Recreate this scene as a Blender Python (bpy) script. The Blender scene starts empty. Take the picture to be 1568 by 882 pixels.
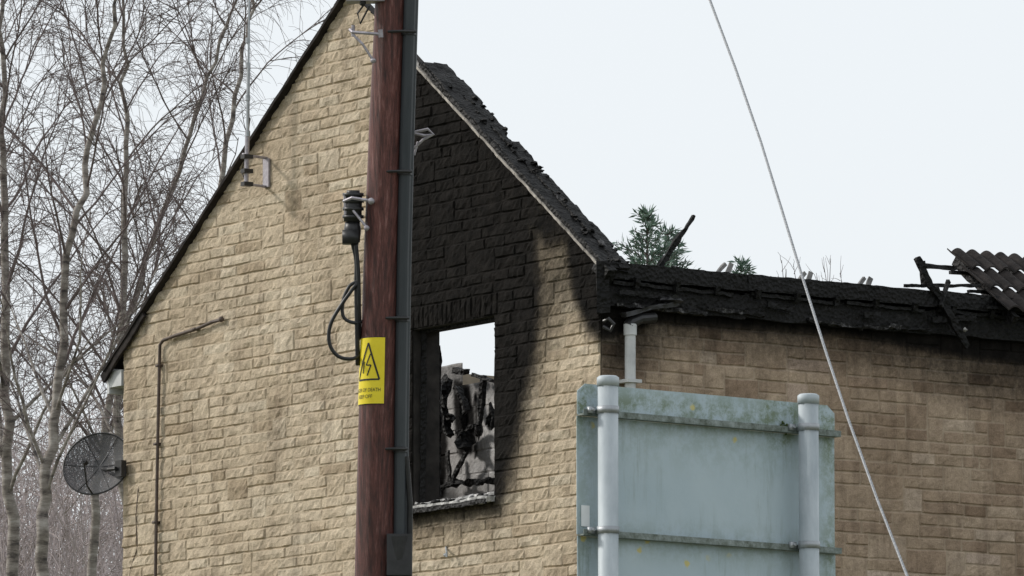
import bpy, bmesh, math, random
import numpy as np
from mathutils import Vector, Matrix, noise
random.seed(7); np.random.seed(7)
V=Vector
# ------------------------------------------------------------------ camera survey
FPX=11300.0; CX,CY=784.0,441.0
TH=math.atan((1865-441)/FPX)
A=math.atan(((784+7000)/FPX)*math.cos(TH))
dh=V((-math.cos(A),math.sin(A),0)); rh=V((math.sin(A),math.cos(A),0))
F=V((dh.x*math.cos(TH),dh.y*math.cos(TH),math.sin(TH)))
R=rh.copy(); U=V((-dh.x*math.sin(TH),-dh.y*math.sin(TH),math.cos(TH)))
EAVE=5.0
def ray(px,py): return F+R*((px-CX)/FPX)+U*((CY-py)/FPX)
CAM=V((0,0,EAVE))-ray(920,400)*66.5
def at(px,py,D): return CAM+ray(px,py)*D
def hit(px,py,p,n):
    r=ray(px,py); t=(V(p)-CAM).dot(n)/r.dot(n); return CAM+r*t
def gb(px,py,y=0.0): return hit(px,py,(0,y,0),V((0,1,0)))
def wg(px,py,x=0.0): return hit(px,py,(x,0,0),V((1,0,0)))
W=-gb(191,530).x            # gable width
APX=-W/2; PITCH=(gb(534,-12).z-EAVE)/(W/2)
def roofz(x): return EAVE+PITCH*(W/2-abs(x-APX))
# ------------------------------------------------------------------ materials
def newmat(name):
    m=bpy.data.materials.new(name); m.use_nodes=True
    nt=m.node_tree; bs=nt.nodes['Principled BSDF']; return m,nt,bs
def ramp(nt,fac,stops):
    r=nt.nodes.new('ShaderNodeValToRGB'); e=r.color_ramp.elements
    while len(e)<len(stops): e.new(0.5)
    for i,(p,c) in enumerate(stops):
        e[i].position=p; e[i].color=(c[0],c[1],c[2],1) if hasattr(c,'__len__') else (c,c,c,1)
    nt.links.new(fac,r.inputs[0]); return r.outputs[0]
def noi(nt,scale,detail=4,rough=.6,vec=None):
    n=nt.nodes.new('ShaderNodeTexNoise'); n.inputs['Scale'].default_value=scale
    n.inputs['Detail'].default_value=detail; n.inputs['Roughness'].default_value=rough
    if vec is not None: nt.links.new(vec,n.inputs['Vector'])
    return n.outputs['Fac']
def objc(nt,sc=(1,1,1)):
    t=nt.nodes.new('ShaderNodeTexCoord'); m=nt.nodes.new('ShaderNodeMapping'); m.inputs['Scale'].default_value=sc
    nt.links.new(t.outputs['Object'],m.inputs['Vector']); return m.outputs[0]
def mix(nt,fac,a,b,bt='MIX'):
    n=nt.nodes.new('ShaderNodeMix'); n.data_type='RGBA'; n.blend_type=bt
    for s,v in ((0,fac),(6,a),(7,b)):
        if isinstance(v,bpy.types.NodeSocket): nt.links.new(v,n.inputs[s])
        elif s==0: n.inputs[0].default_value=v
        else: n.inputs[s].default_value=(v[0],v[1],v[2],1)
    return n.outputs[2]
def math_(nt,op,a,b=None,c=None,clamp=False):
    n=nt.nodes.new('ShaderNodeMath'); n.operation=op; n.use_clamp=clamp
    for i,v in enumerate((a,b,c)):
        if v is None: continue
        if isinstance(v,bpy.types.NodeSocket): nt.links.new(v,n.inputs[i])
        else: n.inputs[i].default_value=v
    return n.outputs[0]
def bump(nt,bs,h,dist=.01,st=1.0):
    b=nt.nodes.new('ShaderNodeBump'); b.inputs['Distance'].default_value=dist; b.inputs['Strength'].default_value=st
    nt.links.new(h,b.inputs['Height']); nt.links.new(b.outputs[0],bs.inputs['Normal'])
def attr(nt,n):
    a=nt.nodes.new('ShaderNodeAttribute'); a.attribute_name=n; return a.outputs['Fac']

def stone_mat(name,stops,mortar,dirt=(.6,.55,.5),bd=.016):
    m,nt,bs=newmat(name); v=objc(nt)
    c=ramp(nt,attr(nt,'tint'),stops)
    n1=noi(nt,7,6,.7,v); c=mix(nt,1.0,c,ramp(nt,n1,[(.25,.68),(.5,1.0),(.75,1.18)]),'MULTIPLY')
    n2=noi(nt,70,4,.75,v); c=mix(nt,1.0,c,ramp(nt,n2,[(.3,.72),(.7,1.2)]),'MULTIPLY')
    c=mix(nt,math_(nt,'MULTIPLY',attr(nt,'mort'),.75),c,mortar)
    n3=noi(nt,.8,6,.65,v); c=mix(nt,1.0,c,ramp(nt,n3,[(.32,dirt),(.58,(1,1,1))]),'MULTIPLY')
    n4=noi(nt,3.2,5,.7,objc(nt,(1.3,1.3,.8))); c=mix(nt,1.0,c,ramp(nt,n4,[(.30,(.80,.785,.78)),(.5,(1,1,1))]),'MULTIPLY')
    n5=noi(nt,2.6,6,.7,objc(nt,(2.2,2.2,.22))); c=mix(nt,1.0,c,ramp(nt,n5,[(.34,(.74,.73,.73)),(.5,(1,1,1))]),'MULTIPLY')
    vs=objc(nt,(2.0,2.0,1.0)); ns=noi(nt,2.2,6,.75,vs); nf=noi(nt,25,4,.7,v)
    s=math_(nt,'ADD',attr(nt,'soot'),math_(nt,'MULTIPLY',math_(nt,'SUBTRACT',ns,.5),.50))
    s=math_(nt,'ADD',s,math_(nt,'MULTIPLY',math_(nt,'SUBTRACT',nf,.5),.40))
    g=ramp(nt,attr(nt,'soot'),[(.0,0.0),(.15,1.0)])
    s=math_(nt,'MULTIPLY',s,g)
    fac=ramp(nt,s,[(.04,0.0),(.25,.36),(.48,.76),(.68,.95),(.85,.995)])
    sc=ramp(nt,noi(nt,6,5,.7,v),[(.38,(.0035,.0033,.0033)),(.74,(.015,.013,.012))])
    c=mix(nt,fac,c,sc)
    nt.links.new(c,bs.inputs['Base Color']); bs.inputs['Roughness'].default_value=.95
    bs.inputs['Specular IOR Level'].default_value=.10
    h=math_(nt,'ADD',noi(nt,18,6,.75,v),math_(nt,'MULTIPLY',noi(nt,110,3,.7,v),.25))
    bump(nt,bs,h,bd,.9); return m
M_gable=stone_mat('buff_stone',[(0,(.43,.345,.245)),(.25,(.54,.445,.325)),(.6,(.59,.495,.37)),(.85,(.63,.545,.42)),(1,(.53,.425,.305))],(.53,.44,.325),(.76,.745,.73),.020)
M_wing=stone_mat('brown_stone',[(0,(.26,.185,.13)),(.2,(.37,.275,.20)),(.5,(.43,.33,.24)),(.78,(.48,.375,.28)),(.95,(.56,.46,.37)),(1,(.46,.355,.28))],(.47,.38,.29),(.74,.71,.69))
M_block=stone_mat('grey_block',[(0,(.50,.49,.48)),(.5,(.62,.61,.60)),(1,(.70,.69,.68))],(.50,.49,.48),(.6,.58,.57),.01)

def simple(name,c1,c2,scale=8,rough=.7,metal=0,bd=.004,bs_=1,sc=(1,1,1),spec=.4):
    m,nt,bs=newmat(name); v=objc(nt,sc); n=noi(nt,scale,6,.65,v)
    nt.links.new(ramp(nt,n,[(.3,c1),(.7,c2)]),bs.inputs['Base Color'])
    bs.inputs['Roughness'].default_value=rough; bs.inputs['Metallic'].default_value=metal
    bs.inputs['Specular IOR Level'].default_value=spec
    if bd: bump(nt,bs,noi(nt,scale*4,4,.6,v),bd,bs_)
    return m
def char_mat(name,ash=.5,lo=.50,hi=.70):
    m,nt,bs=newmat(name); v=objc(nt)
    vo=nt.nodes.new('ShaderNodeTexVoronoi'); vo.inputs['Scale'].default_value=26; nt.links.new(v,vo.inputs['Vector'])
    c=ramp(nt,noi(nt,9,7,.8,v),[(.36,(.003,.003,.003)),(lo,(.009,.0085,.0085)),(hi,(.02+.35*ash,.019+.34*ash,.02+.34*ash))])
    nt.links.new(c,bs.inputs['Base Color']); bs.inputs['Roughness'].default_value=.6; bs.inputs['Specular IOR Level'].default_value=.20
    h=math_(nt,'ADD',vo.outputs['Distance'],noi(nt,12,5,.7,v)); bump(nt,bs,h,.02,.8); return m
M_char=char_mat('charred_timber',.08,.60,.74); M_ash=char_mat('charred_ash',.55,.52,.70)
M_sill=simple('ashy_sill',(.015,.015,.015),(.80,.79,.77),11,.85,bd=.01)
M_pale=simple('undercloak_mortar',(.06,.055,.05),(.62,.57,.51),6,.9)
M_greyc=simple('broken_tile',(.10,.10,.10),(.32,.31,.30),9,.9)
M_black=simple('black_plastic',(.012,.012,.013),(.03,.03,.032),10,.4,bd=.001)
M_duct=simple('cable_duct',(.024,.030,.036),(.048,.055,.062),6,.5,bd=.001,sc=(1,1,.2))
M_galv=simple('galvanised_steel',(.26,.28,.30),(.46,.48,.50),14,.5,.5,.0015)
M_galvp=simple('galvanised_post',(.32,.365,.39),(.52,.565,.59),7,.6,.12,.0015,sc=(1,1,.35))
M_steelw=simple('bracket_steel',(.25,.23,.26),(.44,.42,.45),30,.5,.4,.001)
M_white=simple('white_upvc',(.42,.43,.44),(.62,.63,.63),5,.45,bd=.001)
M_brownp=simple('brown_conduit',(.05,.035,.028),(.10,.07,.055),12,.6)
M_tile=simple('roof_tile',(.010,.009,.009),(.045,.038,.035),7,.9,bd=.008,spec=.15)
M_cable=simple('stranded_wire',(.18,.19,.20),(.42,.43,.45),80,.5,.2,.002)
M_ground=simple('grass',(.08,.09,.045),(.15,.15,.08),.6,.95,bd=.05)
M_slab=simple('plain_wall',(.20,.17,.13),(.34,.29,.22),3,.9)
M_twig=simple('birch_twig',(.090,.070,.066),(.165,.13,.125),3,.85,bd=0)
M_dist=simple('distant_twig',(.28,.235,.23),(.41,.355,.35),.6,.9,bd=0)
m,nt,bs=newmat('birch_bark'); v=objc(nt,(1,1,4)); 
c=ramp(nt,noi(nt,2.2,6,.75,v),[(.36,(.045,.038,.036)),(.48,(.20,.175,.155)),(.7,(.46,.43,.40))])
nt.links.new(c,bs.inputs['Base Color']); bs.inputs['Roughness'].default_value=.85; M_bark=m
# pole wood
m,nt,bs=newmat('creosoted_wood'); v=objc(nt,(14,14,.35)); v2=objc(nt,(1,1,.5))
g=noi(nt,3.2,8,.75,v); c=ramp(nt,g,[(.30,(.012,.006,.006)),(.44,(.065,.020,.016)),(.56,(.135,.045,.036)),(.70,(.30,.17,.15))])
c=mix(nt,1.0,c,ramp(nt,noi(nt,1.6,5,.65,v2),[(.3,(.45,.38,.36)),(.6,(1.1,1.05,1.05))]),'MULTIPLY')
nt.links.new(c,bs.inputs['Base Color']); bs.inputs['Roughness'].default_value=.48
bump(nt,bs,g,.016,1.0); M_pole=m
# sign back
m,nt,bs=newmat('weathered_sign_back'); v=objc(nt)
c=ramp(nt,noi(nt,2.5,5,.6,v),[(.3,(.39,.485,.535)),(.7,(.46,.55,.595))])
al=math_(nt,'MULTIPLY',ramp(nt,noi(nt,11,8,.8,v),[(.42,0.0),(.58,.9)]),attr(nt,'algae'))
c=mix(nt,al,c,(.17,.22,.14))
st=math_(nt,'MULTIPLY',ramp(nt,noi(nt,3.0,7,.8,objc(nt,(9,9,.7))),[(.50,0.0),(.66,.75)]),ramp(nt,noi(nt,1.9,3,.5,v),[(.45,0.0),(.60,1.0)])); c=mix(nt,st,c,(.21,.26,.23))
vo=nt.nodes.new('ShaderNodeTexVoronoi'); vo.inputs['Scale'].default_value=7.5; nt.links.new(v,vo.inputs['Vector'])
sp=math_(nt,'MULTIPLY',ramp(nt,math_(nt,'ADD',vo.outputs['Distance'],math_(nt,'MULTIPLY',noi(nt,60,3,.6,v),.18)),[(.19,1.0),(.24,0.0)]),ramp(nt,noi(nt,3,2,.5,v),[(.44,0.0),(.50,.9)]))
c=mix(nt,sp,c,(.58,.50,.16)); nt.links.new(c,bs.inputs['Base Color']); bs.inputs['Roughness'].default_value=.6
bump(nt,bs,noi(nt,40,4,.6,v),.0015,.6); M_sign=m
M_signlip=simple('sign_rail',(.06,.075,.05),(.30,.345,.34),22,.7)
M_yel=simple('yellow_plate',(.78,.62,.02),(.88,.72,.04),10,.45,bd=0)
M_blk=simple('black_print',(.015,.015,.015),(.03,.03,.03),10,.5,bd=0)
M_stick=simple('white_sticker',(.78,.80,.80),(.86,.88,.88),10,.5,bd=0)
M_moss=simple('moss',(.03,.06,.015),(.09,.12,.03),40,.95,bd=.01)
M_leaf=simple('conifer_foliage',(.075,.13,.10),(.19,.27,.21),5,.8,bd=0)

# ------------------------------------------------------------------ geometry builder
class B:
    def __init__(s): s.v=[]; s.f=[]; s.m=[]
    def add(s,vs,fs,mi=0):
        o=len(s.v); s.v+= [tuple(p) for p in vs]; s.f+=[tuple(i+o for i in f) for f in fs]; s.m+=[mi]*len(fs)
    def tube(s,pts,rad,n=8,mi=0,cap=True):
        pts=[V(p) for p in pts]; 
        if not hasattr(rad,'__len__'): rad=[rad]*len(pts)
        o=len(s.v); prev=None
        for i,p in enumerate(pts):
            t=(pts[min(i+1,len(pts)-1)]-pts[max(i-1,0)])
            if t.length<1e-9: t=V((0,0,1))
            t.normalize()
            if prev is None:
                a=t.cross(V((0,0,1))); 
                if a.length<.05: a=t.cross(V((1,0,0)))
            else: a=prev-t*prev.dot(t)
            if a.length<1e-6: a=t.orthogonal()
            a.normalize(); prev=a; b=t.cross(a); r=rad[i]
            for k in range(n):
                an=2*math.pi*k/n; q=p+(a*math.cos(an)+b*math.sin(an))*r; s.v.append((q.x,q.y,q.z))
        for i in range(len(pts)-1):
            for k in range(n):
                k2=(k+1)%n; s.f.append((o+i*n+k,o+i*n+k2,o+(i+1)*n+k2,o+(i+1)*n+k)); s.m.append(mi)
        if cap:
            s.f.append(tuple(o+k for k in range(n))[::-1]); s.f.append(tuple(o+(len(pts)-1)*n+k for k in range(n))); s.m+=[mi,mi]
    def box(s,c,ax,mi=0):
        c=V(c); x,y,z=[V(a) for a in ax]
        vs=[c+x*i+y*j+z*k for i in(-1,1) for j in(-1,1) for k in(-1,1)]
        s.add(vs,[(0,1,3,2),(4,6,7,5),(0,4,5,1),(2,3,7,6),(0,2,6,4),(1,5,7,3)],mi)
    def abox(s,a,b,mi=0):
        a=V(a);b=V(b);c=(a+b)/2;h=(b-a)/2
        s.box(c,((h.x,0,0),(0,h.y,0),(0,0,h.z)),mi)
    def beam(s,p0,p1,w,h,j=.02,seg=None,mi=0,taper=1,fr=6):
        p0=V(p0);p1=V(p1);ax=p1-p0;L=ax.length;ax.normalize()
        a=ax.cross(V((0,0,1)))
        if a.length<.1: a=ax.cross(rh)
        a.normalize(); b=a.cross(ax)
        seg=seg or max(2,int(L/.04)); pr=[(-1,-1),(-.33,-1),(.33,-1),(1,-1),(1,-.3),(1,.3),(1,1),(.33,1),(-.33,1),(-1,1),(-1,.3),(-1,-.3)]
        o=len(s.v);n=len(pr)
        for i in range(seg+1):
            t=i/seg; k=1-(1-taper)*t
            for (x,y) in pr:
                q=p0+ax*(L*t)+a*(x*w/2*k)+b*(y*h/2*k)
                d=noise.noise_vector(q*fr)*j+noise.noise_vector(q*fr*4)*j*.5
                q=q+d; s.v.append((q.x,q.y,q.z))
        for i in range(seg):
            for k in range(n):
                k2=(k+1)%n; s.f.append((o+i*n+k,o+i*n+k2,o+(i+1)*n+k2,o+(i+1)*n+k)); s.m.append(mi)
        s.f.append(tuple(o+k for k in range(n))[::-1]); s.f.append(tuple(o+seg*n+k for k in range(n))); s.m+=[mi,mi]
    def lump(s,c,r,mi=0,j=.35,sc=(1,1,1)):
        bm=bmesh.new(); bmesh.ops.create_icosphere(bm,subdivisions=2,radius=1)
        c=V(c); vs=[]
        for q in bm.verts:
            p=q.co*(1+j*noise.noise(q.co*1.7+c*9)*1.6); vs.append(c+V((p.x*r*sc[0],p.y*r*sc[1],p.z*r*sc[2])))
        fs=[tuple(x.index for x in f.verts) for f in bm.faces]; bm.free(); s.add(vs,fs,mi)
    def prism(s,poly,y0,y1,mi=0):
        n=len(poly); vs=[(x,y0,z) for x,z in poly]+[(x,y1,z) for x,z in poly]
        fs=[tuple(range(n)),tuple(range(2*n-1,n-1,-1))]+[(i,i+n,(i+1)%n+n,(i+1)%n) for i in range(n)]
        s.add(vs,fs,mi)
    def obj(s,name,mats,parent=None,smooth=False,recalc=True):
        me=bpy.data.meshes.new(name); me.from_pydata(s.v,[],s.f)
        for m in (mats if isinstance(mats,(list,tuple)) else [mats]): me.materials.append(m)
        me.polygons.foreach_set('material_index',s.m)
        if smooth: me.polygons.foreach_set('use_smooth',[True]*len(s.f))
        me.update()
        if recalc:
            bm=bmesh.new(); bm.from_mesh(me); bmesh.ops.recalc_face_normals(bm,faces=bm.faces); bm.to_mesh(me); bm.free()
        o=bpy.data.objects.new(name,me); bpy.context.scene.collection.objects.link(o)
        if parent: o.parent=parent
        return o
def empty(name,loc=(0,0,0)):
    o=bpy.data.objects.new(name,None); bpy.context.scene.collection.objects.link(o); return o

# ------------------------------------------------------------------ soot helper
def polysd(P,poly):
    poly=np.array(poly,float); d=np.full(len(P),1e9); ins=np.zeros(len(P),bool); n=len(poly)
    for i in range(n):
        a=poly[i]; b=poly[(i+1)%n]; e=b-a; w=P-a
        t=np.clip((w@e)/(e@e),0,1); q=w-t[:,None]*e; d=np.minimum(d,np.hypot(q[:,0],q[:,1]))
        c=((a[1]<=P[:,1])!=(b[1]<=P[:,1])); 
        with np.errstate(divide='ignore',invalid='ignore'):
            xi=a[0]+(P[:,1]-a[1])/(b[1]-a[1])*(b[0]-a[0])
        ins^=(c&(P[:,0]<xi))
    return np.where(ins,-d,d)
def soot(P,items):
    s=np.zeros(len(P))
    for poly,w,fo,fi in items:
        sd=polysd(P,poly); t=np.clip((fo-sd)/(fo+fi),0,1); s=np.maximum(s,w*t*t*(3-2*t))
    return s
# ------------------------------------------------------------------ stone-by-stone facing
def facing(name,u0,u1,z0,z1,ch,mats,parent,mapf,items,reserved=[],lens=(.2,.46),pd=.07,extra=[],cuts=[],keep=None,rough=.005,seed=1,fill=.0,tv=.23):
    rnd=random.Random(seed); rows=int(round((z1-z0)/ch)); blocks=[]
    res=[[] for _ in range(rows+2)]
    for (a,b,c,d) in reserved:
        for i in range(rows):
            zc=z0+(i+.5)*ch
            if c<zc<d: res[i].append((a,b))
    for i in range(rows):
        rs=sorted(res[i]); gaps=[]; cur=u0
        for a,b in rs:
            if a>cur+1e-4: gaps.append((cur,a))
            cur=max(cur,b)
        if cur<u1-1e-4: gaps.append((cur,u1))
        for a,b in gaps:
            x=a
            while x<b-1e-4:
                l=rnd.uniform(*lens)
                if b-(x+l)<lens[0]*.6: l=b-x
                if l>lens[1]*1.3: l=l/2
                hh=1
                if rnd.random()<pd and i+1<rows and l<.5:
                    if all(x+l<=p or x>=q for p,q in res[i+1]): hh=2; res[i+1].append((x,x+l))
                blocks.append((x,x+l,z0+i*ch,z0+(i+hh)*ch)); x+=l
    blocks+=extra
    vs=[];fs=[];tint=[];mort=[];uz=[]
    m=.004;e=.011
    for (a,b,c,d) in blocks:
        if keep and not keep((a+b)/2,(c+d)/2): continue
        nx=max(2,int((b-a)/.04)); nz=max(2,int((d-c)/.035))
        us=[a,a+m]+[a+m+e+(b-a-2*m-2*e)*k/nx for k in range(nx+1)]+[b-m,b]
        zs=[c,c+m]+[c+m+e+(d-c-2*m-2*e)*k/nz for k in range(nz+1)]+[d-m,d]
        off=.012+rnd.uniform(-.003,.005); tx=rnd.uniform(-.003,.003); tz=rnd.uniform(-.004,.003); t=min(1,max(0,rnd.gauss(.5,tv)))
        o=len(vs); nu=len(us); nzz=len(zs)
        for kz,z in enumerate(zs):
            for ku,u in enumerate(us):
                mo=ku<2 or ku>nu-3 or kz<2 or kz>nzz-3
                jw=noise.noise(V((u*1.9,z*9,seed+.5)))
                wz=.007*noise.noise(V((u*4.5,z*4.5,seed+7.3))); wu=.006*noise.noise(V((u*6,z*6,seed+3.3)))
                if mo: dep=max(0,fill*(1+1.4*jw))
                else:
                    fu=(u-a)/(b-a)*2-1; fz=(z-c)/(d-c)*2-1
                    dep=off+tx*fu+tz*fz+rnd.gauss(0,rough*.5)+rough*(1-max(abs(fu),abs(fz)))+rough*1.2*noise.noise(V((u*7,z*12,seed)))
                    dep=max(.004,dep)
                vs.append(mapf(u+wu,dep,z+wz)); uz.append((u,z)); tint.append(t); mort.append(1.0 if mo else 0.0)
        for kz in range(nzz-1):
            for ku in range(nu-1):
                p=o+kz*nu+ku; fs.append((p,p+1,p+1+nu,p+nu))
    me=bpy.data.meshes.new(name); me.from_pydata(vs,[],fs); me.materials.append(mats)
    s=soot(np.array(uz),items) if items else np.zeros(len(vs))
    for nme,arr in (('tint',tint),('mort',mort),('soot',s)):
        at_=me.attributes.new(nme,'FLOAT','POINT'); at_.data.foreach_set('value',np.array(arr,dtype=np.float32))
    if cuts:
        bm=bmesh.new(); bm.from_mesh(me)
        for co,no in cuts:
            bmesh.ops.bisect_plane(bm,geom=bm.verts[:]+bm.edges[:]+bm.faces[:],plane_co=co,plane_no=no,clear_outer=True)
        bm.to_mesh(me); bm.free()
    ob=bpy.data.objects.new(name,me); bpy.context.scene.collection.objects.link(ob); ob.parent=parent
    return ob

house=empty('brick_house')
CH=.104
def snap(z): return round(z/CH)*CH
wl=(gb(632,640).x); wr=(gb(758,640).x)
wb=snap((gb(636,768).z+gb(757,750).z)/2); wt=snap((gb(632,513).z+gb(757,492).z)/2)
LIN=2*CH
G=lambda pts:[(gb(x,y).x,gb(x,y).z) for x,y in pts]
sg=[(G([(608,120),(650,115),(700,165),(750,225),(790,290),(806,370),(812,440),(808,520),(790,600),(772,680),(757,742),(640,765),(604,700)]),1.25,.62,.25),
    (G([(610,90),(640,100),(700,165),(790,255),(860,335),(885,368),(850,375),(800,350),(640,300)]),.86,.35,.15),
    (G([(880,372),(930,400),(930,500),(912,485),(892,445)]),1.1,.34,.05),
    (G([(610,100),(700,165),(930,405),(930,470),(860,470),(830,540),(805,620),(778,740),(610,740)]),.48,.50,.25)]
extra=[]
x=wl-.12
while x<wr+.0:
    l=random.uniform(.07,.10); extra.append((x,x+l,wt,wt+LIN)); x+=l
lr=(wl-.12,x)
facing('gable_stonework',-W,0,0,EAVE+PITCH*W/2+.1,CH,M_gable,house,lambda u,d,z:(u,-d,z),sg,
   reserved=[(wl,wr,wb,wt),(lr[0],lr[1],wt,wt+LIN)],extra=extra,pd=.12,lens=(.24,.60),
   cuts=[(V((0,0,EAVE)),V((PITCH,0,1))),(V((-W,0,EAVE)),V((-PITCH,0,1)))],rough=.0068,seed=3,fill=.0065,tv=.2)
Wg=lambda pts:[(wg(x,y).y,wg(x,y).z) for x,y in pts]
sw=[(Wg([(880,380),(920,400),(1568,440),(1760,450),(1760,570),(1568,545),(1480,535),(1300,500),(1000,480),(925,505),(880,500)]),1.2,.30,.1),
    (Wg([(880,380),(1760,380),(1760,660),(1568,600),(1480,590),(1380,550),(1200,525),(1020,512),(960,560),(880,560)]),.52,.45,.2)]
LEN=9.0
facing('wing_stonework',0,LEN,0,4.78,.112,M_wing,house,lambda u,d,z:(d,u,z),sw,pd=.22,lens=(.18,.50),rough=.0035,seed=5,fill=.004,tv=.24)
# structural slabs behind the facing: full-height front leaf, lower rear leaf
b=B(); f0=.012
for (ya,yb,lo) in ((f0,.10,.01),(.10,.30,.45)):
    b.prism([(-W+.012,0),(wl,0),(wl,roofz(wl)-lo),(APX,roofz(APX)-lo),(-W+.012,EAVE-lo)],ya,yb)
    b.prism([(wr,0),(-.012,0),(-.012,EAVE-lo),(wr,roofz(wr)-lo)],ya,yb)
    b.prism([(wl,0),(wr,0),(wr,wb),(wl,wb)],ya,yb)
    b.prism([(wl,wt),(wr,wt),(wr,roofz(wr)-lo),(wl,roofz(wl)-lo)],ya,yb)
T=.3
b.obj('gable_wall',simple('sooty_inner_wall',(.008,.007,.007),(.045,.04,.036),5,.9),house)
b=B(); b.abox((-.3,T,0),(-.012,LEN,4.75)); b.abox((-W,T,0),(-W+.28,LEN,4.98)); b.abox((-W+.28,LEN-.3,0),(-.3,LEN,4.7))
b.abox((-W+.28,T,2.45),(-.3,LEN-.3,2.6)); b.obj('side_walls',M_slab,house)

# interior partition seen through the window
PY=2.7
pi=lambda x,y:(hit(x,y,(0,PY,0),V((0,1,0))).x,hit(x,y,(0,PY,0),V((0,1,0))).z)
def prof(u,z):
    g=[(640,580),(672,572),(700,562),(714,574),(728,582),(745,582),(775,578)]
    for k in range(len(g)-1):
        a=pi(*g[k]); c=pi(*g[k+1])
        if a[0]<=u<=c[0]: return z<a[1]-.02
    return z<4.2
spart=[([pi(*q) for q in ((664,640),(676,610),(686,680),(680,760),(660,760))],1,.08,.05),
       ([pi(*q) for q in ((698,585),(720,592),(726,640),(722,690),(706,695),(700,640))],.95,.08,.03),
       ([pi(*q) for q in ((728,600),(733,600),(731,700),(728,700))],.8,.03,.02),
       ([pi(*q) for q in ((660,560),(780,560),(780,600),(660,600))],.35,.1,.05)]
facing('inner_partition',-W+.3,-.3,2.6,5.3,.225,M_block,house,lambda u,d,z:(u,PY-d,z),spart,lens=(.40,.46),pd=0,keep=prof,rough=.002,seed=9,fill=.009)
b=B(); b.abox((-W+.28,PY+.012,2.6),(-.3,PY+.1,4.15)); b.obj('partition_core',M_slab,house)
b=B(); 
pp=lambda x,y,Y=2.55: hit(x,y,(0,Y,0),V((0,1,0)))
b.beam(pp(671,530,1.0),pp(671,760,1.0),.05,.05,.02); b.beam(pp(678,622),pp(688,668),.07,.05,.03); b.beam(pp(700,660),pp(726,655),.05,.04,.03); b.lump(pp(712,678),.10,0,.7,(1,1,.9)); b.beam(pp(700,592),pp(716,628),.08,.05,.04)
b.beam(pp(696,566),pp(714,570),.06,.06,.025); b.beam(pp(742,575),pp(734,650),.04,.04,.03); b.beam(pp(724,574),pp(758,584),.05,.03,.02)
b.beam(pp(684,690),pp(688,742),.02,.05,.02,mi=1); b.beam(pp(676,745),pp(755,735),.05,.05,.04,mi=0); b.beam(pp(690,742),pp(716,690),.03,.04,.02)
b.lump(pp(690,640),.045,1,.6); b.lump(pp(733,660),.04,1,.6,(1,1,2)); b.lump(pp(681,598),.06,0,.6,(1,1,2.5)); b.lump(pp(752,640),.05,0,.6,(1,1,2.5))
b.obj('charred_debris',[M_char,M_ash],house)
# window remains + sill
b=B()
b.beam((wl-.04,-.03,wb-.035),(wr+.02,-.03,wb-.035),.16,.05,.014,mi=2)
b.beam((wl+.02,.06,wb+.015),(wr-.01,.06,wb+.02),.12,.03,.02,mi=2,fr=9)
b.beam((wl-.03,-.105,wb-.055),(wr+.01,-.105,wb-.055),.025,.045,.010,mi=0)
for k in range(26):
    u=random.uniform(wl+.05,wr-.03); b.lump((u,random.uniform(-.08,.12),wb+.01),random.uniform(.012,.035),random.choice([2,0,0]),.6,(2,1,.7))
b.beam((wl+.03,.10,wb),(wl+.03,.10,wt),.05,.05,.015); b.beam((wl,.10,wt-.01),(wr,.10,wt-.01),.05,.03,.018)
b.beam((wr-.008,.10,wt),(wr-.006,.10,wt-.40),.03,.03,.016); b.beam((wr-.008,.10,wb),(wr-.02,.10,wb+.18),.03,.04,.016)
b.obj('burnt_window_frame',[M_char,M_ash,M_sill],house)

# ------------------------------------------------------------------ roof remains
b=B()
xs0=gb(652,114).x
x=xs0
while x<.10:
    L=.30; x2=min(x+L,.15)
    wob=random.uniform(-.05,.06)
    for (ya,yb,ex) in ((-.055,.12,0),(.10,.235+wob,.012)):
        hh=.012+random.uniform(0,.014)+ex
        p0=V((x-.03,(ya+yb)/2,EAVE-(x-.03)*PITCH+hh+.03)); p1=V((x2,(ya+yb)/2,EAVE-x2*PITCH+hh+.012))
        b.beam(p0,p1,yb-ya,.035,.012,mi=0,fr=9)
    b.beam((x,.12,EAVE-x*PITCH+.055),(x2,.12,EAVE-x2*PITCH+.04),.05,.04,.018,mi=random.choice([0,0,1]),fr=9)
    x+=L-.06
b.beam((xs0,.06,EAVE-xs0*PITCH+.06),(.14,.10,EAVE-.14*PITCH-.01),.20,.045,.022,mi=0,fr=5)
for k in range(44):
    x=random.uniform(xs0+.1,.12); b.lump((x,random.uniform(.02,.24),EAVE-x*PITCH+random.uniform(.045,.08)),random.uniform(.012,.034),random.choice([0,0,0,0,0,1]),.6,(1.8,1,.8))
b.obj('charred_verge_tiles',[M_char,M_ash],house)
b=B()
x=gb(600,70).x
while x<-.02:
    L=random.uniform(.25,.5); x2=min(x+L,.04)
    b.beam((x,-.035,EAVE-x*PITCH+.0),(x2-.008,-.035,EAVE-x2*PITCH+.0),.07,.022,.008,mi=0); x=x2
b.obj('verge_undercloak',M_pale,house)
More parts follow.
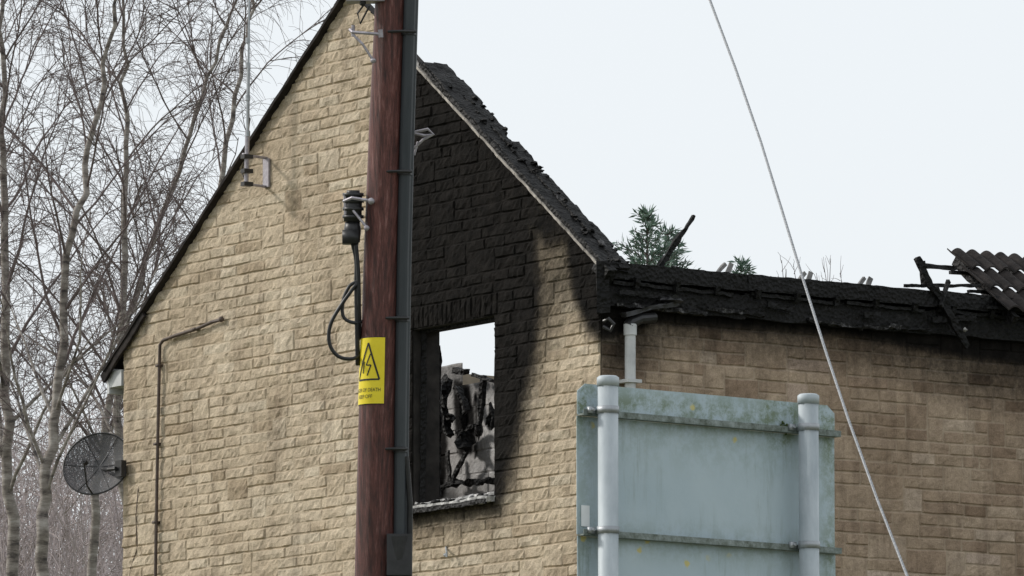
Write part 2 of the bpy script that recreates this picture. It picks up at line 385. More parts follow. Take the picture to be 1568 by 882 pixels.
# left verge + remaining roof strip
b=B()
zl=lambda x:EAVE+(x+W)*PITCH
b.beam((-W-.28,-.05,zl(-W-.28)+.015),(APX+.03,-.05,zl(APX)+.015),.08,.030,.006,seg=60,mi=0)
for k in range(20):
    xa=-W-.3+k*(W/2+.3)/20; xb=xa+(W/2+.3)/20+.02
    dp=.9 if k<13 else .32
    b.beam((xa,dp/2-.06,zl(xa)+.050),(xb,dp/2-.06,zl(xb)+.038),dp,.018,.003,seg=2,mi=0)
b.beam((-W-.32,-.06,zl(-W-.3)-.05),(-W+.45,-.06,zl(-W+.45)-.02),.03,.10,.008,mi=0)
b.obj('left_verge_tiles',[M_tile,M_tile],house)
b=B(); b.abox((-W-.27,-.02,EAVE-.36),(-W-.03,1.2,EAVE-.20)); b.abox((-W-.29,-.025,EAVE-.42),(-W-.25,1.2,EAVE-.17)); b.obj('eaves_box',M_white,house)
# charred eaves of the wing
b=B()
b.abox((-.28,.02,4.755),(.02,LEN,4.93))
y=0.0
while y<LEN:
    L=random.uniform(.7,1.6); o1=random.uniform(-.008,.008); o2=random.uniform(-.012,.012)
    b.beam((.07+o1,y,4.905+o2*.5),(.07+o1,y+L+.02,4.905-o2*.5),.14,.15,.009,mi=0,fr=5)
    b.beam((.045,y,4.69+o2),(.045,y+L,4.69-o2),.09,.22,.014,mi=0,fr=5)
    b.beam((.105+o1,y+.05,4.795+o2),(.105+o1,y+L*.9,4.79-o2),.05,.03,.014,mi=0)
    y+=L
y=.1
while y<LEN-.5:
    L=random.uniform(.3,1.1)
    if random.random()<.7: b.beam((.11,y,4.61+random.uniform(-.02,.03)),(.11,y+L,4.60+random.uniform(-.03,.02)),.04,.035,.022,mi=1,fr=10)
    if random.random()<.5: b.beam((.145,y,4.72+random.uniform(-.03,.03)),(.145,y+L*.6,4.72+random.uniform(-.03,.03)),.02,.05,.015,mi=0,fr=10)
    y+=L
y=.3
while y<LEN:
    b.beam((-.35,y,4.985),(.155,y,4.80),.05,.09,.012,mi=0); y+=.45
for k in range(30): b.lump((random.uniform(-.1,.12),random.uniform(0.05,6),random.uniform(4.96,4.985)),random.uniform(.010,.030),random.choice([0,0,0,0,1]),.6,(1,1.8,.8))
b.beam((.0,-.02,4.98),(.17,-.02,4.84),.10,.14,.012); b.beam((.09,-.04,4.98),(.09,-.04,4.52),.10,.12,.015)
b.obj('charred_eaves',[M_char,M_ash],house)
# loose burnt timbers
b=B(); q=lambda x,y,X=-.1: wg(x,y,X)
b.beam(q(1006,416),q(1036,368),.045,.05,.015,mi=0,fr=10); b.beam(q(1034,372),q(1063,330),.045,.045,.015,mi=0,taper=.5,fr=10)
for (x,y) in ((1108,415),(1230,429),(1322,437)):
    p=q(x,y); b.beam(p+V((0,-.07,-.03)),p+V((0,.02,.07)),.03,.035,.010,mi=1); b.beam(p+V((0,.04,-.04)),p+V((0,.09,.08)),.012,.05,.008,mi=1); b.beam(p+V((0,-.09,-.03)),p+V((0,.06,-.02)),.05,.03,.012,mi=0)
b.beam(q(1404,394,.1),q(1432,448,.15),.05,.05,.02,mi=0); b.beam(q(1430,440,.15),q(1481,530,.2),.05,.08,.025,mi=0,taper=.7)
b.beam(q(1410,406,-.1),q(1462,412,-.1),.04,.04,.012,mi=0); b.beam(q(1384,437,.05),q(1500,437,0),.03,.03,.010,mi=0)
b.beam(q(1412,400,-.1),q(1416,440,-.1),.04,.05,.01,mi=0); b.lump(q(1478,505,.25),.02,1,.5)
b.beam(q(1440,470,.2),q(1452,430,.1),.03,.04,.012,mi=0)
b.obj('fallen_timbers',[M_char,M_greyc],house)
# surviving corrugated tiles at the right
b=B(); ys=q(1530,485,.25).y
def tilecourse(s0,s1,y0,y1,lift,per=.17,amp=.045):
    nY=int((y1-y0)/.0125); o=len(b.v); cols=nY+1
    for layer in (0,1):
        for (s,l) in ((s0,lift),(s1,lift-.03)):
            for i in range(cols):
                y=y0+(y1-y0)*i/nY; w=amp*abs(math.sin(math.pi*y/per))**.9
                X=.27-s*.81; Z=EAVE-.27*PITCH+s*.59+ w+l-.016*layer
                b.v.append((X+.02*noise.noise(V((y*3,s,0))),y,Z+.010*noise.noise(V((int(y/.34)*7.1,s,3)))))
    def idx(l,s,i): return o+(l*2+s)*cols+i
    for i in range(nY):
        b.f.append((idx(0,0,i),idx(0,0,i+1),idx(0,1,i+1),idx(0,1,i)))
        b.f.append((idx(1,0,i+1),idx(1,0,i),idx(1,1,i),idx(1,1,i+1)))
        b.f.append((idx(1,0,i),idx(1,0,i+1),idx(0,0,i+1),idx(0,0,i)))
        b.f.append((idx(0,1,i),idx(0,1,i+1),idx(1,1,i+1),idx(1,1,i))); b.m+=[0]*4
    b.f.append((idx(0,0,0),idx(0,1,0),idx(1,1,0),idx(1,0,0))); b.m.append(0)
tilecourse(-.05,.36,ys,LEN,.07); tilecourse(.31,.70,ys-.02,LEN,.085); tilecourse(.65,1.02,ys+.02,LEN,.10)
for s in (.1,.4,.75): b.beam((.27-s*.81,ys-.12,EAVE-.27*PITCH+s*.59),(.27-s*.81,LEN,EAVE-.27*PITCH+s*.59),.04,.03,.008,mi=1)
for y in (ys+.15,ys+.75,ys+1.4,ys+2.1): b.beam((.3,y,EAVE-.3*PITCH-.04),(-.6,y,EAVE+.6*PITCH-.04),.05,.1,.015,mi=1)
b.obj('surviving_roof_tiles',[M_tile,M_char],house,smooth=False)
# downpipe and melted gutter
b=B()
pA=wg(965,510,.12); b.tube([pA,wg(965,560,.12),V((pA.x,pA.y,.1))],.050,16,0); b.tube([pA+V((0,0,-.02)),pA+V((0,0,.08))],.060,16,0)
b.tube([wg(963,512,.12)+V((0,0,.07)),wg(966,494,.12),wg(980,488,.13),wg(1003,486,.14)],[.058,.058,.05,.045],12,1)
b.beam(wg(955,482,.15),wg(1035,465,.16),.09,.04,.02,mi=1); b.lump(wg(1028,461,.16),.08,1,.6,(1,1.2,.5))
b.tube([wg(925,492,.1),wg(932,488,.16),wg(940,496,.18),wg(935,506,.16),wg(924,500,.1)],.018,8,1)
for z in (3.9,2.2): b.abox((0.0,pA.y-.08,z),(.19,pA.y+.08,z+.03),0)
b.obj('downpipe',[M_white,M_black],house,smooth=False)
# conduit on gable
b=B(); gy=-.05
b.tube([gb(340,487,0),gb(339,489,gy),gb(325,493,gy),gb(300,504,gy),gb(268,514,gy),gb(250,521,gy),gb(245,528,gy),gb(244,560,gy),gb(241,700,gy),gb(238,882,gy),V((gb(238,882,gy).x,gy,.1))],.017,8)
b.lump(gb(339,489,gy),.03,0,.1)
for (x,y) in ((300,504),(244,560),(241,680),(239,800)): b.box(gb(x,y,-.04),((.03,0,0),(0,.03,0),(0,0,.012)))
b.tube([gb(212,745,-.02),gb(208,790,-.02),gb(210,840,-.02),gb(200,870,-.02),gb(196,900,-.02)],.005,6)
b.obj('conduit_pipe',M_brownp,house,smooth=True)
b=B(); b.tube([gb(683,838,-.01),gb(684,846,-.09),gb(684,853,-.09)],.010,8); b.lump(gb(682,850,-.05),.018,0,.3); b.obj('wall_hook',M_galv,house)

# ------------------------------------------------------------------ TV aerial
b=B(); ay=-.32
b.tube([gb(377,285,ay),gb(379,200,ay)],.022,10,1); b.tube([gb(379,215,ay),gb(380.5,100,ay)],.017,10,0); b.tube([gb(380.5,105,ay),gb(382,-60,ay)],.011,8,0); b.tube([gb(382,-55,ay),gb(384,-260,ay)],.006,6,0)
for y in (205,100,62,150): b.tube([gb(379.5,y-4,ay),gb(379.5,y+4,ay)],.024,8,0)
for yy in (242,286):
    b.tube([gb(372,yy-6,ay),gb(378,yy-4,ay),gb(408,yy+4-4,-.02)],.014,8,1)
b.box(gb(408,265,-.028),((.05,0,0),(0,.010,0),(0,0,.14)),1)
for y in (240,262,282): b.box(gb(378,y,ay),((.035,0,0),(0,.05,0),(0,0,.02)),2)
b.tube([gb(378,285,ay),gb(370,262,ay),gb(376,240,ay),gb(383,180,-.3)],.006,6,2)
b.obj('tv_aerial',[M_galv,M_steelw,M_black],None)

# ------------------------------------------------------------------ satellite dish
dish=empty('satellite_dish'); dc=at(148,710,73.2); nrm=(-dh*.80-rh*.30+V((0,0,.28))).normalized(); ax1=nrm.cross(V((0,0,1))).normalized(); ax2=ax1.cross(nrm)
b=B(); RR=.36
nr,na=9,40
for i in range(nr+1):
    r=RR*i/nr
    for k in range(na):
        an=2*math.pi*k/na; p=dc+ax1*(r*1.0*math.cos(an))+ax2*(r*.92*math.sin(an))+nrm*(-.07+.07*(r/RR)**2); b.v.append(tuple(p))
for i in range(nr):
    for k in range(na):
        k2=(k+1)%na; b.f.append((i*na+k,i*na+k2,(i+1)*na+k2,(i+1)*na+k)); b.m.append(0)
m,nt,bs=newmat('perforated_mesh'); v=objc(nt)
vo=nt.nodes.new('ShaderNodeTexVoronoi'); vo.inputs['Scale'].default_value=130; nt.links.new(v,vo.inputs['Vector'])
nt.links.new(ramp(nt,vo.outputs['Distance'],[(.36,0.42),(.44,1.0)]),bs.inputs['Alpha']); bs.inputs['Base Color'].default_value=(.045,.045,.048,1); bs.inputs['Roughness'].default_value=.6
b.obj('dish_mesh',m,dish,smooth=True,recalc=False)
b=B(); b.tube([dc+ax1*(RR*math.cos(t))+ax2*(RR*.92*math.sin(t)) for t in np.linspace(0,2*math.pi,41)],.009,6)
for t in (0,1.05,2.1,3.14,4.2,5.2): b.tube([dc-nrm*.075,dc-nrm*.055+ax1*(RR*.5*math.cos(t))+ax2*(RR*.46*math.sin(t)),dc+ax1*(RR*math.cos(t))+ax2*(RR*.92*math.sin(t))],.005,5)
lnb=dc+nrm*.30-ax2*.10
b.tube([dc-ax2*RR*.9,dc-ax2*.30+nrm*.15,lnb],.010,6); b.tube([lnb,lnb-nrm*.06],.025,10)
wp=V((-W+.0,-.05,gb(210,716).z)); b.tube([dc-nrm*.08,dc-nrm*.13,wp+V((-.05,-.10,0)),wp+V((.06,-.08,0))],.02,8); b.box(wp+V((.07,-.03,0)),((.06,0,0),(0,.03,0),(0,0,.08)))
b.box(dc-nrm*.10,(ax1*.06,ax2*.07,nrm*.03)); b.obj('dish_frame',M_black,dish)

# ------------------------------------------------------------------ telegraph pole
PD=50.0
pole=empty('telegraph_pole')
cl=[(-420,612),(-200,605),(0,598),(200,590),(400,583.5),(640,578),(882,574)]
def pc(y):
    for k in range(len(cl)-1):
        if cl[k][0]<=y<=cl[k+1][0]: 
            t=(y-cl[k][0])/(cl[k+1][0]-cl[k][0]); return cl[k][1]+t*(cl[k+1][1]-cl[k][1])
    return 574
pr=lambda y:(23.5+ (31-23.5)*max(-420,y)/882)/FPX*PD*1.0
b=B(); ys_=list(np.linspace(-420,882,60)); pts=[at(pc(y),y,PD) for y in ys_]; rr=[pr(y) for y in ys_]
last=pts[-1]; pts.append(V((last.x-.02,last.y,-1.0))); rr.append(.150); pts.append(V((last.x-.03,last.y,-2.2))); rr.append(.155)
b.tube(pts,rr,32,0)
b.obj('pole_shaft',M_pole,pole,smooth=True)
back=-dh
def pp_(px,py,fwd=0.0): return at(px,py,PD)+back*fwd
b=B(); yy=list(np.linspace(-420,882,30)); pd_=[pp_(pc(y)+pr(y)*FPX/PD+6.5,y,.05) for y in yy]; pd_.append(V((pd_[-1].x,pd_[-1].y,-2.2)))
b.tube(pd_,.042,14,0); 
b.tube([p+rh*.028-back*.05 for p in pd_],.03,10,0)
for y in (52,266,490,690): 
    c=pp_(pc(y)+pr(y)*FPX/PD+6,y,.05); b.tube([c+V((0,0,-.018)),c+V((0,0,.018))],.052,14,1)
    b.tube([c-rh*.14+back*.05,c-rh*.05+back*.07,c+rh*.05+back*.045],.010,6,1)
b.tube([pp_(612,822,.08),pp_(611,1000,.08)],[.085,.09],14,1); b.tube([pp_(622,700,.06),pp_(628,770,.05),pp_(627,900,.05)],.02,8,1)
b.box(pp_(612,852,.10),(rh*.085,back*.06,V((0,0,.14))),1)
b.obj('cable_duct',[M_duct,M_black],pole,smooth=False)
b=B()
def strut(pts,r=.010,mi=0): b.tube([pp_(x,y,f) for x,y,f in pts],r,6,mi)
strut([(536,47,.05),(540,52,.08),(560,55,.12),(583,57,.13)],.012); strut([(541,56,.08),(556,72,.12),(572,97,.12)],.009); strut([(583,50,.13),(584,62,.13)],.018); b.lump(pp_(572,97,.12),.02,0,.1)
strut([(541,40,.05),(541,58,.05)],.012); strut([(560,8,.1),(548,24,.1),(552,40,.1),(566,14,.12)],.007,1)
b.box(pp_(560,2,.06),(rh*.13,back*.07,V((0,0,.016))),0); b.box(pp_(562,-12,.06),(rh*.10,back*.06,V((0,0,.045))),2); b.lump(pp_(556,8,.10),.022,1,.2)
strut([(632,201,-.05),(655,196,-.05),(664,204,-.05),(650,206,-.05),(632,202,-.05)],.011); strut([(634,225,-.05),(648,212,-.05),(663,204,-.05)],.010); strut([(634,236,-.05),(640,215,-.05)],.008)
strut([(527,310,.05),(540,306,.1),(558,310,.13),(572,312,.13)],.012); strut([(533,314,.05),(545,330,.1),(562,352,.13)],.009); b.lump(pp_(562,353,.13),.02,0,.1); b.lump(pp_(569,312,.13),.024,0,.1)
strut([(529,300,.05),(530,330,.05)],.014)
b.obj('pole_brackets',[M_steelw,M_black,M_galv],pole,smooth=False)
b=B()
b.tube([pp_(541,292,.02),pp_(541,300,.02)],.045,14); b.tube([pp_(541,300,.02),pp_(540,340,.02)],.062,16)
for y in (296,306,318,330): b.tube([pp_(541,y,.02),pp_(541,y+5,.02)],.072,16)
b.tube([pp_(540,340,.02),pp_(540,352,.02),pp_(540,372,.02)],[.05,.058,.05],14); b.box(pp_(537,365,.05),(rh*.055,back*.05,V((0,0,.045))))
def cab(pts,r=.012): 
    P=[pp_(x,y,f) for x,y,f in pts]; out=[]
    for i in range(len(P)-1):
        p0=P[max(i-1,0)];p1=P[i];p2=P[i+1];p3=P[min(i+2,len(P)-1)]
        for t in (0,.25,.5,.75): out.append(.5*((2*p1)+(-p0+p2)*t+(2*p0-5*p1+4*p2-p3)*t*t+(-p0+3*p1-3*p2+p3)*t**3))
    out.append(P[-1]); b.tube(out,r,8)
cab([(540,372,.02),(546,400,.02),(546,440,.03),(547,500,.04),(548,560,.02)],.017); cab([(545,372,.06),(549,420,.06),(550,470,.05),(551,520,.0)],.014)
cab([(549,432,.05),(535,440,.05),(525,465,.05),(527,488,.05),(545,496,.05),(560,490,.0)],.012)
cab([(548,434,.06),(522,470,.06),(506,500,.06),(505,528,.06),(518,547,.06),(540,551,.06),(556,540,.0)],.013)
b.obj('cable_joint',M_black,pole,smooth=True)
# warning sign (curved plate)
ws=empty('warning_sign')
def cyl(deg,y,off=.004):
    c=at(pc(y),y,PD); r=pr(y)+off; a=math.radians(deg); return c+rh*(math.sin(a)*r)+back*(math.cos(a)*r)
def plate(name,a0,a1,y0,y1,mat,off):
    b=B(); n=24
    for i in range(n+1):
        a=a0+(a1-a0)*i/n; b.v.append(tuple(cyl(a,y0,off))); b.v.append(tuple(cyl(a,y1,off)))
    for i in range(n): b.f.append((2*i,2*i+1,2*i+3,2*i+2)); b.m.append(0)
    return b.obj(name,mat,ws,recalc=False)
plate('plate_back',-111,20,519,622,M_black,.003); plate('plate',-110,19,520,621,M_yel,.006)
def wrapped_poly(name,polys,off,mat):
    b=B()
    for poly in polys:
        o=len(b.v); 
        for a,y in poly: b.v.append(tuple(cyl(a,y,off)))
        b.f.append(tuple(range(o,o+len(poly)))); b.m.append(0)
    return b.obj(name,mat,ws,recalc=False)
def seg(a,c,w,n=6):
    out=[]
    dxy=((c[0]-a[0])*.5,(c[1]-a[1])); L=math.hypot(*dxy); nx,ny=-dxy[1]/L*w,dxy[0]/L*w
    for i in range(n):
        t0=i/n;t1=(i+1)/n; P=[(a[0]+(c[0]-a[0])*t,a[1]+(c[1]-a[1])*t) for t in (t0,t1)]
        out.append([(P[0][0]+nx*2,P[0][1]+ny),(P[1][0]+nx*2,P[1][1]+ny),(P[1][0]-nx*2,P[1][1]-ny),(P[0][0]-nx*2,P[0][1]-ny)])
    return out
tri=seg((-32,528),(4,584),1.3)+seg((4,584),(-72,584),1.3)+seg((-72,584),(-32,528),1.3)
tri+=seg((-24,545),(-38,562),1.0,2)+seg((-38,562),(-22,562),.9,2)+seg((-22,562),(-34,578),1.0,2)+seg((-46,556),(-50,574),1.0,2)
wrapped_poly('hazard_triangle',tri,.009,M_blk)
def text(body,a0,a1,y0,y1):
    cu=bpy.data.curves.new('t','FONT'); cu.body=body; to=bpy.data.objects.new('t',cu); bpy.context.scene.collection.objects.link(to)
    bpy.context.view_layer.update(); dg=bpy.context.evaluated_depsgraph_get(); me=bpy.data.meshes.new_from_object(to.evaluated_get(dg))
    bpy.data.objects.remove(to); xs=[v.co.x for v in me.vertices]; ysv=[v.co.y for v in me.vertices]
    x0,x1,yy0,yy1=min(xs),max(xs),min(ysv),max(ysv)
    for v in me.vertices:
        a=a0+(a1-a0)*(v.co.x-x0)/(x1-x0); y=y1+(y0-y1)*(v.co.y-yy0)/(yy1-yy0); v.co=cyl(a,y,.009)
    me.materials.append(M_blk); ob=bpy.data.objects.new('lettering',me); bpy.context.scene.collection.objects.link(ob); ob.parent=ws
text('DANGER OF DEATH',-100,8,597,602.5); text('KEEP OFF',-70,-16,607,612.5)
# ------------------------------------------------------------------ overhead cable
b=B(); cp=[(1040,-130),(1087,0),(1127,107),(1165,217),(1198,324),(1231,432),(1265,540),(1300,645),(1343,764),(1389,882),(1440,1010)]
P=[at(x,y,47-.6*i) for i,(x,y) in enumerate(cp)]
P.append(V((P[-1].x+ (P[-1]-P[-2]).x*1.5,P[-1].y+(P[-1]-P[-2]).y*1.5,-2.5)))
for s in range(3):
    out=[]
    for i in range(len(P)-1):
        for t in np.linspace(0,1,60,endpoint=False):
            c=P[i].lerp(P[i+1],t); ph=(i+t)*58+s*2.094; out.append(c+rh*math.cos(ph)*.0030+back*math.sin(ph)*.0030)
    b.tube(out,.0060,6)
b.obj('overhead_cable',M_cable,None,smooth=True)

# ------------------------------------------------------------------ traffic sign seen from behind
SD=34.0; ts=empty('traffic_sign'); an=math.radians(51.7)
su=(dh*math.cos(an)+rh*math.sin(an)).normalized(); sn=V((su.y,-su.x,0)); 
if sn.dot(dh)>0: sn=-sn
S0=at(1080,700,SD)
def sp(px,py,off=0): return hit(px,py,S0+sn*off,sn)
oL=sp(884,600); uR=(sp(1278,640)-oL).dot(su); ztop=(sp(884,584).z+sp(1278,624).z)/2
def su_(px,py): return (sp(px,py)-oL).dot(su)
def SP(u,z,off=0): q=oL+su*u+sn*off; return V((q.x,q.y,z))
zr1=(sp(884,636).z+sp(1278,668).z)/2; zr2=(sp(884,818).z+sp(1278,849).z)/2; zbot=zr2-.60
u1=(sp(931,640,.10)-oL).dot(su); u2=(sp(1238,660,.10)-oL).dot(su)
def panel(name,ua,ub,za,zb,off,round_top=0,th=.004):
    n=max(2,int((ub-ua)/.03)); nz=max(2,int((zb-za)/.03)); b=B()
    for side in (0,1):
        for j in range(nz+1):
            for i in range(n+1):
                u=ua+(ub-ua)*i/n; z=za+(zb-za)*j/nz
                if round_top:
                    r=round_top; cz=zb-r
                    if z>cz:
                        lim=r-math.sqrt(max(0,r*r-(z-cz)**2)); u=min(max(u,ua+lim),ub-lim)
                b.v.append(tuple(SP(u,z,off-side*th+.0015*noise.noise(V((u*3,z*3,0))))))
    st=(n+1)*(nz+1)
    for side in (0,1):
        for j in range(nz):
            for i in range(n):
                p=side*st+j*(n+1)+i; f=(p,p+1,p+n+2,p+n+1); b.f.append(f if side==0 else f[::-1]); b.m.append(0)
    rim=[i for i in range(n+1)]+[j*(n+1)+n for j in range(1,nz+1)]+[nz*(n+1)+i for i in range(n-1,-1,-1)]+[j*(n+1) for j in range(nz-1,0,-1)]
    for k in range(len(rim)):
        a=rim[k];c=rim[(k+1)%len(rim)]; b.f.append((a,a+st,c+st,c)); b.m.append(0)
    ob=b.obj(name,M_sign,ts,recalc=False)
    at_=ob.data.attributes.new('algae','FLOAT','POINT')
    vals=[]
    for v in ob.data.vertices:
        z=v.co.z; u=(v.co-oL).dot(su); f=max(0,1-abs(z-zr1-.07)/.12)*.75+max(0,1-(abs(z-zr1+.02))/.25)*.4+max(0,1-abs(z-zr2)/.12)*.5+max(0,1-abs(u-uR+.02)/.10)*.7+max(0,1-abs(u-.04)/.1)*.4+max(0,1-math.hypot(u-u2+.09,(z-zr1-.08)*.6)/.12)*1.8
        vals.append(min(1.1,f))
    at_.data.foreach_set('value',vals); return ob
panel('top_panel',0,uR,zr1+.004,ztop,0,round_top=.045); panel('middle_panel',.0,uR,zr2+.004,zr1-.004,-.003); panel('lower_panel',.0,uR,zbot,zr2-.004,0)
b=B()
for z in (zr1,zr2,zbot):
    b.box(SP(uR/2,z,.022),(su*(uR/2),sn*.024,V((0,0,.0035))),0); b.box(SP(uR/2,z+.012,.0445),(su*(uR/2),sn*.0018,V((0,0,.012))),0)
b.obj('stiffening_rails',M_signlip,ts)
b=B()
for u in (u1,u2):
    zt=ztop+.018
    b.tube([SP(u,zt,.10),SP(u,-4.3,.10)],.047,24,0); b.tube([SP(u,zt-.035,.10),SP(u,zt+.004,.10),SP(u,zt+.012,.10)],[.051,.051,.04],24,0)
    for z in (zr1,zr2):
        b.tube([SP(u,z+.004,.10),SP(u,z+.036,.10)],.0515,24,1)
        for s in (-1,1): 
            b.box(SP(u+s*.062,z+.020,.055),(su*.016,sn*.010,V((0,0,.014))),1); b.tube([SP(u+s*.064,z+.020,.06),SP(u+s*.064,z+.020,.080)],.007,6,1)
b.obj('support_posts',[M_galvp,M_galv],ts,smooth=False)
for p in bpy.data.objects['support_posts'].data.polygons:
    if len(p.vertices)==4: p.use_smooth=True
b=B(); b.box(SP(su_(896,790),sp(896,790).z,.002),(su*.024,sn*.001,V((0,0,.048)))); b.obj('sticker',M_stick,ts)
b=B()
for k in range(22): 
    b.lump(SP(u2-.075+random.gauss(0,.012),zr1+.02+random.gauss(0,.012),.012),random.uniform(.004,.008),0,.5)
for k in range(60): b.lump(SP(random.uniform(.02,uR-.02),zr1+.006,random.uniform(.01,.03)),random.uniform(.003,.007),0,.5)
b.obj('moss_growth',M_moss,ts)

# ------------------------------------------------------------------ trees
def rv(): return V((random.gauss(0,1),random.gauss(0,1),random.gauss(0,1)))
def limb(b,p,d,L,r0,r1,seg,wob,grav,n,mi):
    pts=[p.copy()]; rad=[r0]; q=p.copy(); d=d.normalized()
    for i in range(seg):
        d=(d+rv()*wob+V((0,0,grav*(i+1)/seg))).normalized(); q=q+d*(L/seg); pts.append(q.copy()); rad.append(r0+(r1-r0)*(i+1)/seg)
    b.tube(pts,rad,n,mi,cap=False); return pts
def birch(name,way,r0,nprim,Lmax,seed,D,tw=1.0,tmin=.22):
    random.seed(seed); b=B(); P=[at(x,y,D) for x,y in way]; base=V((P[0].x,P[0].y,-.3)); P=[base]+P
    pts=[]
    for i in range(len(P)-1):
        for t in np.linspace(0,1,6,endpoint=False):
            p0=P[max(i-1,0)];p1=P[i];p2=P[i+1];p3=P[min(i+2,len(P)-1)]
            pts.append(.5*((2*p1)+(-p0+p2)*t+(2*p0-5*p1+4*p2-p3)*t*t+(-p0+3*p1-3*p2+p3)*t**3)+rv()*.025)
    pts.append(P[-1]); n=len(pts); rad=[r0*(1-.93*(i/(n-1))) for i in range(n)]
    b.tube(pts,rad,10,0)
    for k in range(nprim):
        t=tmin+(1-tmin)*(k+random.random())/nprim; i=min(n-2,int(t*(n-1))); f=t*(n-1)-i; p=pts[i].lerp(pts[i+1],f); az=k*2.399+random.uniform(-.4,.4)
        el=random.uniform(.85,1.2); d=V((math.cos(az)*math.cos(el),math.sin(az)*math.cos(el),math.sin(el))); L=(Lmax*(1-t)**.8+.7)*random.uniform(.7,1.15)
        rb=max(.010,rad[i]*.40); seg=9
        pr_=limb(b,p,d,L,rb,.005,seg,.07,-.03,6,0 if rb>.022 else 1)
        ns=int(L*3.4)
        for s in range(ns):
            u=random.uniform(.15,1); j=min(seg-1,int(u*seg)); q=pr_[j].lerp(pr_[j+1],u*seg-j); dd=(pr_[j+1]-pr_[j]).normalized()
            sd=(dd*.8+rv().normalized()*.65+V((0,0,.2))); L2=random.uniform(.45,1.3)*(1.15-u*.5)
            se=limb(b,q,sd,L2,.0068,.0032,6,.10,-.08,4,1)
            for w in range(int(random.uniform(5,10)*tw)):
                u2=random.uniform(.1,1); j2=min(5,int(u2*6)); q2=se[j2]; d2=(se[j2+1]-se[j2]).normalized()*.7+rv().normalized()*.6+V((0,0,-.1))
                tp=limb(b,q2,d2,random.uniform(.25,.8),.0038,.0018,5,.12,-.40,3,1)
                if random.random()<.6:
                    limb(b,tp[2],(tp[3]-tp[2]).normalized()*.6+rv().normalized()*.5+V((0,0,-.2)),random.uniform(.15,.45),.0028,.0015,3,.15,-.35,3,1)
    return b.obj(name,[M_bark,M_twig],None,smooth=True,recalc=False)
birch('birch_tree',[(22,900),(10,650),(6,400),(3,150),(0,-60),(4,-420)],.085,27,3.2,11,84)
birch('birch_tree',[(200,900),(182,700),(186,480),(191,220),(188,20),(190,-380)],.080,30,3.0,12,90)
birch('birch_tree',[(62,900),(72,740),(90,560),(112,360),(150,160),(178,-20),(200,-260)],.085,26,2.8,13,82)
birch('birch_tree',[(140,900),(150,740),(172,590),(215,430),(270,260),(330,90),(370,-60),(400,-260)],.07,28,2.8,14,93)
birch('birch_tree',[(330,900),(325,600),(335,300),(372,80),(395,-60),(405,-350)],.07,24,2.8,15,98)
birch('birch_tree',[(-60,900),(-50,600),(-40,300),(-30,0),(-20,-350)],.08,18,3.4,17,92)
# distant scrub behind
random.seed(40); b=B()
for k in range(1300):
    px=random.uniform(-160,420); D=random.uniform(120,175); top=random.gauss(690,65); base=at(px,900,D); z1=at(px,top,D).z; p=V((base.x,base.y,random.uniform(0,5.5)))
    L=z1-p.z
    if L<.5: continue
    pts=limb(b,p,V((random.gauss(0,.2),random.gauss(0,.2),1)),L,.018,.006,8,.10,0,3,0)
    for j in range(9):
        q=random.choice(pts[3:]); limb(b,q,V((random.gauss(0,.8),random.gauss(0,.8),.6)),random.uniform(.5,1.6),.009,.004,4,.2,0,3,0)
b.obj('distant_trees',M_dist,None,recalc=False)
random.seed(50); b=B()
for (x,y) in ((1197,398),(1204,412),(1272,396),(1250,418),(1286,418),(1215,405),(1262,410)):
    p=at(x+random.uniform(-10,10),470,74); t=at(x,y,74); base=V((p.x,p.y,0)); b.tube([base,p,p.lerp(t,.5)+rh*.02,t],[.02,.008,.005,.0025],4,0)
    for k in range(5): limb(b,p.lerp(t,random.uniform(.3,.95)),V((random.gauss(0,.5),random.gauss(0,.5),.8)),random.uniform(.08,.25),.0035,.0015,3,.2,0,3,0)
b.obj('bare_shrub',M_twig,None,recalc=False)
def conifer(name,px,py,D,seed,spread=.27):
    random.seed(seed); b=B(); tip=at(px,py,D); g=V((tip.x,tip.y,0)); b.tube([g,g.lerp(tip,.5),tip],[.10,.05,.006],6,0)
    z=.3
    while z<tip.z-.02:
        dtip=tip.z-z; R_=min(1.7,.05+dtip*spread*1.5)
        m=5 if dtip<3 else 3
        for k in range(m):
            a=random.uniform(0,6.28); L=R_*random.uniform(.5,1.25); d=V((math.cos(a),math.sin(a),random.uniform(.25,.8))); p=V((tip.x,tip.y,z))
            pts=limb(b,p,d,L,.008,.003,5,.08,.10,3,0)
            ns=int(10+L*26) if dtip<3 else int(8+L*12)
            for s in range(ns):
                u=random.uniform(.1,1)*4.99; j=int(u); q=pts[j].lerp(pts[j+1],u-j); dd=((pts[j+1]-pts[j]).normalized()*.8+rv().normalized()*.7); dd.normalize()
                l=random.uniform(.05,.14); w=dd.cross(rv()).normalized()*random.uniform(.007,.014); o=len(b.v)
                b.v+= [tuple(q-w*.3),tuple(q+dd*l*.5-w),tuple(q+dd*l),tuple(q+dd*l*.5+w)]; b.f.append((o,o+1,o+2,o+3)); b.m.append(1)
        z+=.075 if dtip<3 else .15
    b.obj(name,[M_twig,M_leaf],None,recalc=False)
conifer('conifer_tree',991,322,82,1,.36); conifer('conifer_tree',1135,399,84,2,.25); conifer('conifer_tree',1022,350,82.5,4,.32)

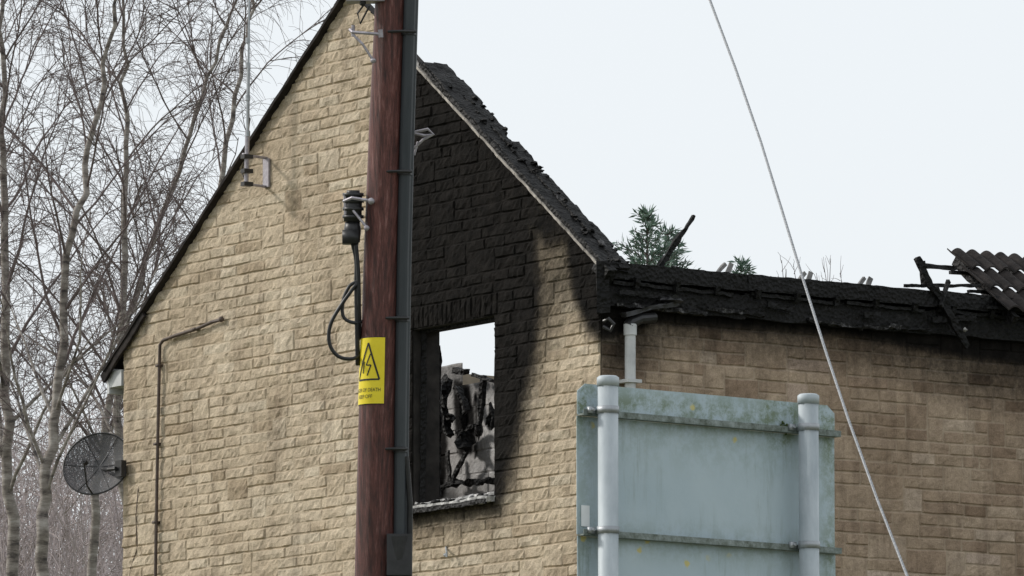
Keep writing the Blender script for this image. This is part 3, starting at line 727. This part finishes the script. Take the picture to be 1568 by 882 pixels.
# ------------------------------------------------------------------ ground
b=B(); g=[-2500,-900,-300,-120,-60,-30,-15]+list(range(-10,91,5))+[100,120,160,250,500,1000,2500]
def gh(s):
    t=min(1,max(0,s/58)); return -5.2+5.2*t*t*(3-2*t) if s>0 else -5.2
gl=[-2500,-800,-300,-120,-60,-30,-15,-8,0,8,15,30,60,120,300,800,2500]
for s in g:
    for l in gl:
        p=V((CAM.x,CAM.y,0))+dh*s+rh*l; b.v.append((p.x,p.y,min(gh(s),-.004) if s>50 else gh(s)))
nl=len(gl)
for i in range(len(g)-1):
    for j in range(nl-1): b.f.append((i*nl+j,i*nl+j+1,(i+1)*nl+j+1,(i+1)*nl+j)); b.m.append(0)
b.obj('ground',M_ground,None,smooth=True)

# ------------------------------------------------------------------ light
sd=V((-.76,-.65,0)).normalized(); el=math.radians(33); S=V((sd.x*math.cos(el),sd.y*math.cos(el),math.sin(el)))
L=bpy.data.lights.new('sun','SUN'); L.energy=2.4; L.angle=math.radians(6); L.color=(1,.96,.90); lo=bpy.data.objects.new('sun',L); bpy.context.scene.collection.objects.link(lo)
lo.rotation_euler=(-S).to_track_quat('-Z','Y').to_euler()
w=bpy.data.worlds.new('World'); bpy.context.scene.world=w; w.use_nodes=True; nt=w.node_tree; bg=nt.nodes['Background']
sk=nt.nodes.new('ShaderNodeTexSky'); sk.sky_type='NISHITA'; sk.sun_disc=False; sk.sun_elevation=el; sk.sun_rotation=math.atan2(S.x,S.y); sk.dust_density=4; sk.air_density=1.0
c=mix(nt,.82,sk.outputs[0],(9.9,10.35,10.7)); nt.links.new(c,bg.inputs[0]); bg.inputs[1].default_value=.1
# ------------------------------------------------------------------ camera
cd=bpy.data.cameras.new('camera'); cd.sensor_width=36; cd.lens=36*FPX/1568; cd.clip_start=1; cd.clip_end=6000
co=bpy.data.objects.new('camera',cd); bpy.context.scene.collection.objects.link(co)
Mx=Matrix((( R.x,U.x,-F.x,CAM.x),(R.y,U.y,-F.y,CAM.y),(R.z,U.z,-F.z,CAM.z),(0,0,0,1))); co.matrix_world=Mx
sc=bpy.context.scene; sc.camera=co; sc.view_settings.view_transform='Standard'; sc.view_settings.look='None'; sc.view_settings.exposure=0
